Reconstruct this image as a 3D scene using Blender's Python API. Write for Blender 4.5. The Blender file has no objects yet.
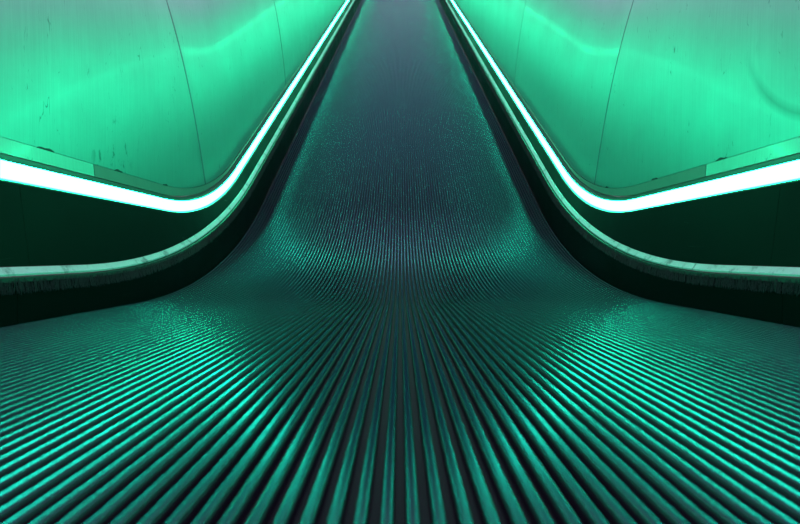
import bpy, math, random
random.seed(7)
C = bpy.context.scene.collection
T30 = math.tan(math.radians(30))
S30, C30 = 0.5, math.cos(math.radians(30))
Y0, Y1 = -1.3, 12.0            # the escalator runs from behind the camera up the incline

# ------------------------------------------------------------------ curves
def bend(z0, yb, r):
    """height of a rail: level at z0, an arc of radius r round the virtual corner yb, then a 30 degree climb"""
    t = r * math.tan(math.radians(15))
    def z(y):
        if y <= yb - t: return z0
        if y >= yb + t * C30: return z0 + (y - yb) * T30
        return z0 + r - math.sqrt(max(r * r - (y - yb + t) ** 2, 0))
    return z

def stations(a, b, most=1.0):
    ys = [a]
    y = a
    while y < b - 1e-6:
        step = min(0.03 if 0.55 < y < 2.9 else (0.15 if y < 0.55 else 0.6), most)
        y = min(y + step, b)
        ys.append(y)
    return ys

def mesh_obj(name, verts, faces, mats, parent=None, smooth=True, mi=None):
    me = bpy.data.meshes.new(name)
    me.from_pydata(verts, [], faces)
    for m in (mats if isinstance(mats, (list, tuple)) else [mats]): me.materials.append(m)
    if mi: me.polygons.foreach_set('material_index', mi)
    if smooth: me.polygons.foreach_set('use_smooth', [True] * len(me.polygons))
    me.update()
    o = bpy.data.objects.new(name, me)
    C.objects.link(o)
    if parent: o.parent = parent
    return o

def loft(name, loop, a, b, mats, parent=None, sharp=True, most=1.0):
    """loop: closed list of (x, z(y)) rails, swept from y=a to y=b, capped at both ends"""
    ys = stations(a, b, most)
    n = len(loop)
    verts = [(x, y, z(y)) for y in ys for (x, z) in loop]
    faces = []
    for i in range(len(ys) - 1):
        for j in range(n):
            k = (j + 1) % n
            faces.append((i * n + j, i * n + k, (i + 1) * n + k, (i + 1) * n + j))
    faces.append(tuple(range(n - 1, -1, -1)))
    faces.append(tuple(range((len(ys) - 1) * n, len(ys) * n)))
    o = mesh_obj(name, verts, faces, mats, parent)
    fix_normals(o)
    if sharp: o.data.set_sharp_from_angle(angle=math.radians(32))
    return o

import bmesh
def fix_normals(o):
    bm = bmesh.new(); bm.from_mesh(o.data)
    bmesh.ops.recalc_face_normals(bm, faces=bm.faces)
    bm.to_mesh(o.data); bm.free()

def tag(o, label, cat, group=None, kind=None):
    if label: o['label'] = label
    if cat: o['category'] = cat
    if group: o['group'] = group
    if kind: o['kind'] = kind
    return o

def empty(name, loc):
    o = bpy.data.objects.new(name, None)
    o.location = loc
    o.empty_display_size = 0.1
    C.objects.link(o)
    return o

# ------------------------------------------------------------------ materials
def mat(name, col, rough=0.5, metal=0.0, spec=0.5):
    m = bpy.data.materials.new(name); m.use_nodes = True
    nt = m.node_tree; p = nt.nodes['Principled BSDF']
    p.inputs['Base Color'].default_value = (*col, 1)
    p.inputs['Roughness'].default_value = rough
    p.inputs['Metallic'].default_value = metal
    p.inputs['Specular IOR Level'].default_value = spec
    return m, nt, p

def N(nt, t, **kw):
    n = nt.nodes.new(t)
    for k, v in kw.items(): setattr(n, k, v)
    return n

def noise(nt, scale, stretch, detail=4.0, rough=0.55, rot=(0, 0, 0)):
    tc = N(nt, 'ShaderNodeTexCoord'); mp = N(nt, 'ShaderNodeMapping')
    mp.inputs['Scale'].default_value = stretch
    mp.inputs['Rotation'].default_value = rot
    nz = N(nt, 'ShaderNodeTexNoise')
    nz.inputs['Scale'].default_value = scale
    nz.inputs['Detail'].default_value = detail
    nz.inputs['Roughness'].default_value = rough
    nt.links.new(tc.outputs['Object'], mp.inputs['Vector'])
    nt.links.new(mp.outputs['Vector'], nz.inputs['Vector'])
    return nz.outputs['Fac']

def remap(nt, src, a, b, c, d):
    r = N(nt, 'ShaderNodeMapRange')
    for k, v in zip(('From Min', 'From Max', 'To Min', 'To Max'), (a, b, c, d)): r.inputs[k].default_value = v
    nt.links.new(src, r.inputs['Value'])
    return r.outputs['Result']

def mixc(nt, fac, c1, c2):
    r = N(nt, 'ShaderNodeMix', data_type='RGBA')
    nt.links.new(fac, r.inputs[0])
    for i, c in ((6, c1), (7, c2)):
        if isinstance(c, tuple): r.inputs[i].default_value = (*c, 1)
        else: nt.links.new(c, r.inputs[i])
    return r.outputs[2]

def mul(nt, a, b, op='MULTIPLY'):
    r = N(nt, 'ShaderNodeMath', operation=op)
    for i, v in enumerate((a, b)):
        if isinstance(v, (int, float)): r.inputs[i].default_value = v
        else: nt.links.new(v, r.inputs[i])
    return r.outputs[0]

def steel(name, grain_rot, base=(0.30, 0.385, 0.40), gloss=0.03, arc=None, scuff=None):
    """brushed, scuffed stainless steel: a broad satin lobe with a thinner polished one over it"""
    m, nt, p = mat(name, base, 0.5, 1.0)
    grain = noise(nt, 1.0, (1, 420, 9), 5, 0.6, grain_rot)
    blot = noise(nt, 5.0, (1, 1, 1), 5, 0.6)
    spots = noise(nt, 26.0, (1, 1.6, 0.8), 6, 0.65)
    g = remap(nt, grain, 0.3, 0.7, 0.0, 1.0)
    col = mixc(nt, remap(nt, grain, 0.3, 0.7, 0, 1), tuple(c * 0.92 for c in base), tuple(c * 1.06 for c in base))
    col2 = mixc(nt, remap(nt, blot, 0.25, 0.75, 0.0, 0.32), col, tuple(c * 0.62 for c in base))
    # thin dark scuffs: narrow band of a stretched noise kept only where a second noise peaks
    sc = noise(nt, 7.0, (1, 3.2, 0.9), 3, 0.5, (0.5, 0, 0))
    band = remap(nt, mul(nt, mul(nt, sc, -0.5, 'ADD'), 0, 'ADD'), -0.004, 0.004, 0.0, 1.0)
    edge = mul(nt, band, mul(nt, 1.0, band, 'SUBTRACT'))
    gate = remap(nt, spots, 0.55, 0.61, 0.0, 1.0)
    dirt = mul(nt, mul(nt, edge, 3.2), gate)
    col3 = mixc(nt, dirt, col2, (0.05, 0.06, 0.06))
    if scuff:
        tc = N(nt, 'ShaderNodeTexCoord')
        vd = N(nt, 'ShaderNodeVectorMath', operation='DISTANCE')
        nt.links.new(tc.outputs['Object'], vd.inputs[0]); vd.inputs[1].default_value = scuff[0]
        zone = remap(nt, vd.outputs['Value'], scuff[1] * 0.5, scuff[1], 1.0, 0.0)
        mk = remap(nt, noise(nt, 30.0, (1, 1.0, 0.6), 5, 0.7, (-0.6, 0, 0)), 0.57, 0.62, 0.0, 0.75)
        col3 = mixc(nt, mul(nt, zone, mk), col3, (0.05, 0.06, 0.06))
    if arc:
        tc = N(nt, 'ShaderNodeTexCoord')
        vd = N(nt, 'ShaderNodeVectorMath', operation='DISTANCE')
        nt.links.new(tc.outputs['Object'], vd.inputs[0])
        vd.inputs[1].default_value = arc[0]
        d = mul(nt, mul(nt, vd.outputs['Value'], -arc[1], 'ADD'), 0, 'ADD')
        ab = N(nt, 'ShaderNodeMath', operation='ABSOLUTE'); nt.links.new(d, ab.inputs[0])
        ring = remap(nt, ab.outputs[0], 0.0, 0.012, 0.55, 0.0)
        sx = N(nt, 'ShaderNodeSeparateXYZ'); nt.links.new(tc.outputs['Object'], sx.inputs[0])
        low = remap(nt, sx.outputs['Z'], arc[0][2] - 0.3 * arc[1], arc[0][2] - 0.75 * arc[1], 0.0, 1.0)
        col3 = mixc(nt, mul(nt, ring, low), col3, (0.10, 0.12, 0.12))
    nt.links.new(col3, p.inputs['Base Color'])
    nt.links.new(remap(nt, blot, 0.25, 0.75, 0.36, 0.44), p.inputs['Roughness'])
    gl = N(nt, 'ShaderNodeBsdfPrincipled')
    gl.inputs['Metallic'].default_value = 1.0
    nt.links.new(col3, gl.inputs['Base Color'])
    nt.links.new(remap(nt, blot, 0.25, 0.75, 0.07, 0.12), gl.inputs['Roughness'])
    mx = N(nt, 'ShaderNodeMixShader'); mx.inputs[0].default_value = gloss
    out = nt.nodes['Material Output']
    nt.links.new(p.outputs[0], mx.inputs[1]); nt.links.new(gl.outputs[0], mx.inputs[2])
    nt.links.new(mx.outputs[0], out.inputs['Surface'])
    bp = N(nt, 'ShaderNodeBump'); bp.inputs['Strength'].default_value = 0.10; bp.inputs['Distance'].default_value = 0.001
    nt.links.new(grain, bp.inputs['Height'])
    nt.links.new(bp.outputs[0], p.inputs['Normal'])
    return m

M_panel_up = steel('satin_steel', (0, 0, 0))
M_panel_scuffed = steel('satin_steel_scuffed', (0, 0, 0), gloss=0.010, scuff=((-0.547, 1.10, 0.285), 0.085))
M_panel_side = steel('satin_steel_smudged', (0, 0, 0), gloss=0.010, arc=((0.545, 0.72, 0.475), 0.205))
M_panel_slope = steel('satin_steel_sloping', (math.radians(60), 0, 0))
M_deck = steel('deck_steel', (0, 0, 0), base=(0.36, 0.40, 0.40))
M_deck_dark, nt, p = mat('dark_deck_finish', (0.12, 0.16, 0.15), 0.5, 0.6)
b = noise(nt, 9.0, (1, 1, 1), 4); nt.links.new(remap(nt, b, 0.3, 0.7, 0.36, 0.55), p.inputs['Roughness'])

M_ridge, nt, p = mat('dark_cleat_metal', (0.048, 0.060, 0.074), 0.205, 1.0, 0.5)
p.inputs['Specular Tint'].default_value = (0.58, 0.68, 0.88, 1)
M_groove, nt, p = mat('dark_groove', (0.028, 0.005, 0.023), 0.6, 0.0, 0.15)

def skirt_mat(name, col):
    m, nt, p = mat(name, col, 0.45, 0.0, 0.04)
    b = noise(nt, 4.0, (1, 1, 1), 5); nt.links.new(remap(nt, b, 0.25, 0.75, 0.36, 0.55), p.inputs['Roughness'])
    # pale hairline scratches
    w = noise(nt, 5.0, (1, 0.5, 9), 2, 0.5, (0.12, 0, 0))
    band = remap(nt, w, 0.498, 0.502, 0.0, 1.0)
    edge = mul(nt, band, mul(nt, 1.0, band, 'SUBTRACT'))
    gate = remap(nt, noise(nt, 6.0, (1, 1, 2), 3), 0.58, 0.66, 0.0, 1.0)
    nt.links.new(mixc(nt, mul(nt, mul(nt, edge, 2.0), gate), col, (0.10, 0.12, 0.12)), p.inputs['Base Color'])
    return m
M_skirt = skirt_mat('black_skirt_enamel', (0.002, 0.003, 0.003))
M_lower = skirt_mat('black_lower_skirt', (0.001, 0.001, 0.0015))

M_trim, nt, p = mat('scuffed_aluminium', (0.55, 0.55, 0.57), 0.48, 0.85)
b = noise(nt, 30.0, (1, 1, 1), 6, 0.7)
f = remap(nt, b, 0.54, 0.66, 0.0, 0.75)
nt.links.new(mixc(nt, f, (0.50, 0.43, 0.50), (0.14, 0.12, 0.14)), p.inputs['Base Color'])
nt.links.new(remap(nt, b, 0.3, 0.7, 0.40, 0.62), p.inputs['Roughness'])

M_joint, nt, p = mat('grey_joint_metal', (0.17, 0.15, 0.19), 0.5, 0.8)
M_bristle, nt, p = mat('black_nylon_bristle', (0.020, 0.025, 0.030), 0.5, 0.0, 0.5)
M_carrier, nt, p = mat('black_brush_rail', (0.008, 0.009, 0.010), 0.5)
M_house, nt, p = mat('dark_light_rail', (0.10, 0.12, 0.12), 0.42, 0.7)
M_seal, nt, p = mat('black_edge_seal', (0.010, 0.011, 0.012), 0.6)

M_led = bpy.data.materials.new('green_glow'); M_led.use_nodes = True
nt = M_led.node_tree; nt.nodes.remove(nt.nodes['Principled BSDF'])
em = N(nt, 'ShaderNodeEmission'); em.inputs['Color'].default_value = (0.0152, 1.0, 0.43, 1); em.inputs['Strength'].default_value = 66.0
nt.links.new(em.outputs[0], nt.nodes['Material Output'].inputs['Surface'])

M_led.cycles.emission_sampling = 'FRONT'

# ------------------------------------------------------------------ ridged moving band
Zbelt = bend(0.0, 1.62, 2.0)
NR = 110; PITCH = 1.0 / NR; DEPTH = 0.0062
half = 0.0018
prof = [(-PITCH / 2, -DEPTH), (-half - 0.0008, -DEPTH), (-half, -0.00035), (-half + 0.0003, -0.00006), (-half + 0.0008, 0.0),
        (half - 0.0008, 0.0), (half - 0.0003, -0.00006), (half, -0.00035), (half + 0.0008, -DEPTH)]
pm = [1, 1, 0, 0, 0, 0, 0, 1, 1]          # material of the span that starts at each point (0 metal, 1 groove)
cols = []; cm = []
for r in range(NR):
    x = -0.5 + (r + 0.5) * PITCH
    for (dx, dz), q in zip(prof, pm):
        cols.append((x + dx, dz)); cm.append(q)
cols.append((0.5, -DEPTH))
ys = stations(Y0, Y1)
nv = len(cols)
verts, faces, mi = [], [], []
for y in ys:
    e = 0.002
    s = (Zbelt(y + e) - Zbelt(y - e)) / (2 * e); L = math.hypot(1, s)
    for dx, dz in cols:
        verts.append((dx, y - dz * s / L, Zbelt(y) + dz / L))
for i in range(len(ys) - 1):
    for j in range(nv - 1):
        a = i * nv + j
        faces.append((a, a + 1, a + 1 + nv, a + nv)); mi.append(cm[j])
belt = mesh_obj('escalator_band', verts, faces, [M_ridge, M_groove], mi=mi)
belt.data.set_sharp_from_angle(angle=math.radians(40))
tag(belt, 'dark ridged escalator band running forward then climbing between the two green-lit sides', 'escalator')

# ------------------------------------------------------------------ the two sides
def rail(z0, yb, r, dz=0.0):
    f = bend(z0 + dz, yb, r)
    return f
# centre rails measured for each strip
def Zled(o): return bend(0.205 + o, 1.622 - o * 0.268, 1.15 - o)
def Ztrim(o): return bend(0.0695 + o, 1.488 - o * 0.268, 2.1 - o)
def Zpan(o): return bend(0.248 + o, 1.645 - o * 0.268, max(1.15 - o, 0.35))
def low(y): return Zbelt(y) - 0.03
def lerp(f, g, t): return lambda y: f(y) * (1 - t) + g(y) * t

PX = 0.545
def panel(name, s, bottom, seam_a, seam_b, m, tilt=0.0):
    """steel sheet in the plane |x| = PX; seam_a / seam_b: y on the lower edge where the seam square to the slope begins (None = open end)"""
    lo = Zpan(0.004); hi = Zpan(0.60)
    def seam(y0):
        z0 = lo(y0)
        sn = 0.43 if y0 < 2 else 0.51       # joints stand about square to the slope
        cs = math.sqrt(1 - sn * sn)
        k = 0.0
        while z0 + k * cs < hi(y0 - k * sn): k += 0.002
        return (y0 - k * sn, z0 + k * cs)
    ya, yb = seam_a, seam_b
    gap = 0.0037 if s < 0 else 0.0022
    a = Y0 if ya is None else ya + gap
    b = Y1 if yb is None else yb - gap
    pts = [(y, lo(y)) for y in stations(a, b)]
    if yb is None: top_b = (Y1, hi(Y1))
    else:
        q = seam(b); top_b = q
    if ya is None: top_a = (Y0, hi(Y0))
    else: top_a = seam(a)
    tops = [(y, hi(y)) for y in stations(top_a[0], top_b[0])]
    tops[0] = top_a; tops[-1] = top_b
    # grid strip between the lower and the upper edge
    n = 90
    def at(lst, u):
        ds = [0.0]
        for i in range(1, len(lst)): ds.append(ds[-1] + math.dist(lst[i], lst[i - 1]))
        d = u * ds[-1]
        for i in range(1, len(lst)):
            if d <= ds[i] + 1e-9:
                f = (d - ds[i - 1]) / max(ds[i] - ds[i - 1], 1e-9)
                return tuple(lst[i - 1][k] * (1 - f) + lst[i][k] * f for k in (0, 1))
        return lst[-1]
    P = [at(pts, i / n) for i in range(n + 1)]; Q = [at(tops, i / n) for i in range(n + 1)]
    th = 0.003; nu = 24
    def X(y, t):                       # the sheet leans outward more and more towards its top
        return PX + tilt * (y - P[0][0]) + 0.25 * (0.6 * t) ** 2.8
    verts = []; faces = []
    w = n + 1
    for d in (0.0, th):
        for k in range(nu + 1):
            t = k / nu
            for i in range(n + 1):
                y = P[i][0] * (1 - t) + Q[i][0] * t; z = P[i][1] * (1 - t) + Q[i][1] * t
                verts.append((s * (X(y, t) + d), y, z))
    half_ = w * (nu + 1)
    for d in (0, half_):
        for k in range(nu):
            for i in range(n):
                v = d + k * w + i
                faces.append((v, v + 1, v + 1 + w, v + w))
    ring = [i for i in range(n)] + [k * w + n for k in range(nu)] + [nu * w + i for i in range(n, 0, -1)] + [k * w for k in range(nu, 0, -1)]
    for i in range(len(ring)):
        p_, q_ = ring[i], ring[(i + 1) % len(ring)]
        faces.append((p_, q_, half_ + q_, half_ + p_))
    o = mesh_obj(name, verts, faces, m)
    fix_normals(o)
    o.data.set_sharp_from_angle(angle=math.radians(30))
    return o

def seam_points(y0):
    lo = Zpan(0.004); hi = Zpan(0.60)
    sn = 0.43; cs = math.sqrt(1 - sn * sn); k = 0.0
    while lo(y0) + k * cs < hi(y0 - k * sn): k += 0.002
    return ((y0, lo(y0)), (y0 - k * sn, lo(y0) + k * cs))

def side(s, word):
    L = s < 0
    # steel balustrade panels
    g = 'steel balustrade panels of the %s side' % word
    o = panel("balustrade_panel", s, None, None, 1.625, M_panel_scuffed if L else M_panel_side)
    tag(o, 'nearest steel panel of the left side, grey-topped, scuffed above the bend' if L else
           'nearest steel panel of the right side, with a faint curved smudge', 'panel', g)
    for px, ln in (((45, 0.042), (118, 0.030), (165, 0.022)) if L else ((78, 0.034), (145, 0.026), (193, 0.012))):
        yc = 580 * PX / (400 - px)
        ct = []
        for i in range(11):
            u = i / 10; y = yc + (u - 0.5) * ln
            hgt = 0.0038 * math.sin(math.pi * u) ** 0.6 * (0.75 + 0.25 * math.sin(9 * u + px))
            ct.append((y, Zpan(0.003)(y), Zpan(0.003)(y) + 0.0006 + hgt))
        vs = [(s * (PX - d), y, z) for d in (0.0022, 0.0001) for (y, z0, z1) in ct for z in (z0, z1)]
        fs = []
        for i in range(10):
            a = 2 * i; q = a + 22
            fs += [(a, a + 2, a + 3, a + 1), (q, q + 2, q + 3, q + 1), (a + 1, a + 3, q + 3, q + 1), (a, a + 2, q + 2, q)]
        fs += [(0, 1, 23, 22), (20, 21, 43, 42)]
        h = mesh_obj('edge_seal', vs, fs, M_seal, o, smooth=False); fix_normals(h)
        h['label'] = 'torn black edge seal'
    o = panel('balustrade_panel', s, None, 1.625, 2.77, M_panel_up)
    tag(o, 'steel panel between the two joints on the %s side' % word, 'panel', g)
    q0 = seam_points(1.625)
    wd = 0.0031 if L else 0.0017
    n = 24
    vs, fs = [], []
    for i in range(n + 1):
        t = i / n
        y = q0[0][0] * (1 - t) + q0[1][0] * t; z = q0[0][1] * (1 - t) + q0[1][1] * t
        x = PX + 0.25 * (0.6 * t) ** 2.8
        vs += [(s * (x - 0.0006), y - wd, z - wd * 0.4), (s * (x - 0.0006), y + wd, z + wd * 0.4), (s * (x + 0.002), y + wd, z + wd * 0.4), (s * (x + 0.002), y - wd, z - wd * 0.4)]
        if i:
            k = 4 * i
            fs += [(k - 4 + j, k - 4 + (j + 1) % 4, k + (j + 1) % 4, k + j) for j in range(4)]
    fs += [(3, 2, 1, 0), (4 * n, 4 * n + 1, 4 * n + 2, 4 * n + 3)]
    h = mesh_obj('joint_strip', vs, fs, M_joint, o, smooth=False); fix_normals(h)
    o = panel('balustrade_panel', s, None, 2.77, None, M_panel_slope)
    tag(o, 'farthest steel panel of the %s side, running up the slope beyond the second joint' % word, 'panel', g)
    # deck strip under the panels: bright level piece, then a dark curved piece
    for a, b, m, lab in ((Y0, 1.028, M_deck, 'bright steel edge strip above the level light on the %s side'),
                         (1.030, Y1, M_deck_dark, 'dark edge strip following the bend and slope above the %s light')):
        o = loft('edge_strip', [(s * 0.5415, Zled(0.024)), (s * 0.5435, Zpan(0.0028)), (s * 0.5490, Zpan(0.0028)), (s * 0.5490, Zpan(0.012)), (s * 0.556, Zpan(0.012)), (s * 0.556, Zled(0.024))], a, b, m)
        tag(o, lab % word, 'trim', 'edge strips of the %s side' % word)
    # light strip: dark rail with a lip above and below, convex glowing diffuser between
    e = empty('light_strip', (s * 0.53, 0.0, 0.205))
    tag(e, 'glowing green light strip along the %s side, bending up the slope' % word, 'light strip', 'green light strips')
    off = -s * 0.53, -0.205
    def lo_(name, loop, m, most=1.0):
        h = loft(name, loop, Y0, Y1, m, e, True, most)
        for v in h.data.vertices: v.co.x += off[0]; v.co.z += off[1]
        h.data.update()
        return h
    lo_('rail', [(s * 0.5268, Zled(-0.0170)), (s * 0.5268, Zled(-0.0150)), (s * 0.5300, Zled(-0.0130)), (s * 0.5372, Zled(-0.0130)), (s * 0.5372, Zled(0.0130)),
                 (s * 0.5335, Zled(0.0130)), (s * 0.5330, Zled(0.0165)), (s * 0.5395, Zled(0.0175)), (s * 0.5395, Zled(0.022)), (s * 0.556, Zled(0.022)), (s * 0.556, Zled(-0.0170))], M_house)
    arc = []
    for i in range(3):
        u = i / 2
        bx = 0.5313 * (1 - u) + 0.5327 * u; bz = -0.0125 * (1 - u) + 0.0120 * u
        k = 0.0042 * math.sin(math.pi * u)
        arc.append((s * (bx - k * 0.9), Zled(bz + k * 0.35)))
    arc += [(s * 0.5370, Zled(0.0130)), (s * 0.5370, Zled(-0.0130))]
    d = lo_('diffuser', arc, [M_led, M_house], 0.06)
    for p in d.data.polygons:                                     # only the convex face shines, not the buried back
        p.material_index = 0 if p.normal.x * -s > 0.8 else 1
    # upper skirt between trim and light, two sheets butted together
    for a, b, lab in ((Y0, 0.8016, 'near black skirt sheet below the light on the %s side, before the upright joint'),
                      (0.8022, Y1, 'long black skirt sheet below the %s light, curving up past the joint')):
        o = loft('skirt_sheet', [(s * 0.5120, Ztrim(0.005)), (s * 0.5265, Zled(-0.0172)), (s * 0.534, Zled(-0.0172)), (s * 0.534, Ztrim(0.006))], a, b, M_skirt)
        tag(o, lab % word, 'panel', 'upper skirt sheets of the %s side' % word)
    # aluminium trim: a sloping top face and a small nose
    j = 1.44 if L else 1.0
    for a, b, lab in ((Y0, j - 0.0012, 'scuffed pale metal trim on the %s side, the level length before its joint'),
                      (j + 0.0012, Y1, 'pale metal trim on the %s side, the length that climbs the slope')):
        o = loft('skirt_trim', [(s * 0.5040, Ztrim(-0.0070)), (s * 0.5040, Ztrim(-0.0045)), (s * 0.5045, Ztrim(-0.0040)), (s * 0.5110, Ztrim(0.0045)),
                                (s * 0.5160, Ztrim(0.0045)), (s * 0.5160, Ztrim(-0.0070))], a, b, M_trim)
        tag(o, lab % word, 'trim', 'metal skirt trims of the %s side' % word, 'thing')
    # brush under the trim
    e = empty('brush_strip', (s * 0.505, 0.0, 0.055))
    tag(e, 'black bristle brush strip under the pale trim on the %s side' % word, 'brush', 'brush strips')
    h = loft('rail', [(s * 0.4995, Ztrim(-0.0150)), (s * 0.4995, Ztrim(-0.0092)), (s * 0.506, Ztrim(-0.0085)), (s * 0.511, Ztrim(-0.0085)), (s * 0.511, Ztrim(-0.0150))], Y0, Y1, M_carrier, e)
    for v in h.data.vertices: v.co.x -= s * 0.505; v.co.z -= 0.055
    verts, faces = [], []
    y = 0.35
    zt = Ztrim(-0.0100)
    while y < 7.0:
        step = 0.0007 if y < 2.4 else 0.0020
        y += step
        r = 0.00045 if y < 2.4 else 0.0010
        lean = random.gauss(0.006, 0.0022)
        ln = random.uniform(0.0168, 0.0190)
        z = zt(y) + random.uniform(-0.003, 0.001)
        slope = (zt(y + 0.01) - zt(y - 0.01)) / 0.02
        x0 = 0.5015 + random.uniform(-0.0022, 0.002); x1 = x0 - random.uniform(0.002, 0.0085)
        y2 = y - lean + slope * ln * 0.8; z2 = z - ln - slope * lean * 0.6
        k = len(verts)
        for px, py, pz, q in ((x0, y, z, r), (x1, y2, z2, r * 0.7)):
            for ax, ay in ((-1, -0.6), (1, -0.6), (0, 1)):
                verts.append((s * px + ax * q - s * 0.505, py + ay * q, pz - 0.055))
        faces += [(k, k + 1, k + 4, k + 3), (k + 1, k + 2, k + 5, k + 4), (k + 2, k, k + 3, k + 5), (k + 3, k + 4, k + 5)]
    h = mesh_obj('bristles', verts, faces, M_bristle, e, smooth=False)
    tag(h, None, None, None, 'stuff')
    # lower skirt beside the band
    for a, b, lab in ((Y0, 0.7604, 'near black lower skirt sheet beside the level band on the %s side'),
                      (0.7610, Y1, 'long black lower skirt sheet under the brush on the %s side')):
        o = loft('lower_skirt_sheet', [(s * 0.5015, low), (s * 0.5015, Ztrim(-0.0155)), (s * 0.510, Ztrim(-0.0155)), (s * 0.510, low)], a, b, M_lower)
        tag(o, lab % word, 'panel', 'lower skirt sheets of the %s side' % word)
side(-1, 'left')
side(1, 'right')

# ------------------------------------------------------------------ light and camera
w = bpy.data.worlds.new('hall'); bpy.context.scene.world = w; w.use_nodes = True
nt = w.node_tree; bg = nt.nodes['Background']
tc = N(nt, 'ShaderNodeTexCoord'); sx = N(nt, 'ShaderNodeSeparateXYZ')
nt.links.new(tc.outputs['Generated'], sx.inputs[0])
cr = N(nt, 'ShaderNodeValToRGB')                                # unseen surround: bright band added to grey panel tops, zenith dimmed to darken slope
e_ = cr.color_ramp.elements
e_[0].position = 0.10; e_[0].color = (0.09, 0.095, 0.10, 1)
e_[1].position = 0.90; e_[1].color = (0.10, 0.36, 0.38, 1)
k_ = e_.new(0.34); k_.color = (1.75, 1.60, 2.0, 1)
k_ = e_.new(0.54); k_.color = (1.1, 1.2, 1.5, 1)
nt.links.new(sx.outputs['Z'], cr.inputs[0]); nt.links.new(cr.outputs[0], bg.inputs['Color'])
bg.inputs['Strength'].default_value = 1.0
w.cycles.sampling_method = 'NONE'

cam = bpy.data.cameras.new('camera'); co = bpy.data.objects.new('camera', cam); C.objects.link(co)
co.location = (0.0, 0.0, 0.090); co.rotation_euler = (math.radians(90), 0, 0)
cam.sensor_width = 36.0; cam.lens = 580 / 800 * 36.0
cam.shift_y = -7 / 800; cam.shift_x = 0.0
cam.clip_start = 0.01
cam.dof.use_dof = True; cam.dof.focus_distance = 1.5; cam.dof.aperture_fstop = 14
sc = bpy.context.scene
sc.camera = co
sc.view_settings.view_transform = 'Standard'; sc.view_settings.look = 'None'
sc.view_settings.gamma = 1.0; sc.view_settings.use_curve_mapping = False
sc.view_settings.exposure = 0.0
sc.cycles.use_denoising = True
sc.cycles.use_adaptive_sampling = False
sc.cycles.light_sampling_threshold = 0.0
sc.cycles.denoising_input_passes = 'RGB_ALBEDO_NORMAL'; sc.cycles.denoising_prefilter = 'ACCURATE'; sc.cycles.denoising_quality = 'HIGH'
sc.cycles.sample_clamp_indirect = 1.5
sc.cycles.max_bounces = 8; sc.cycles.glossy_bounces = 5
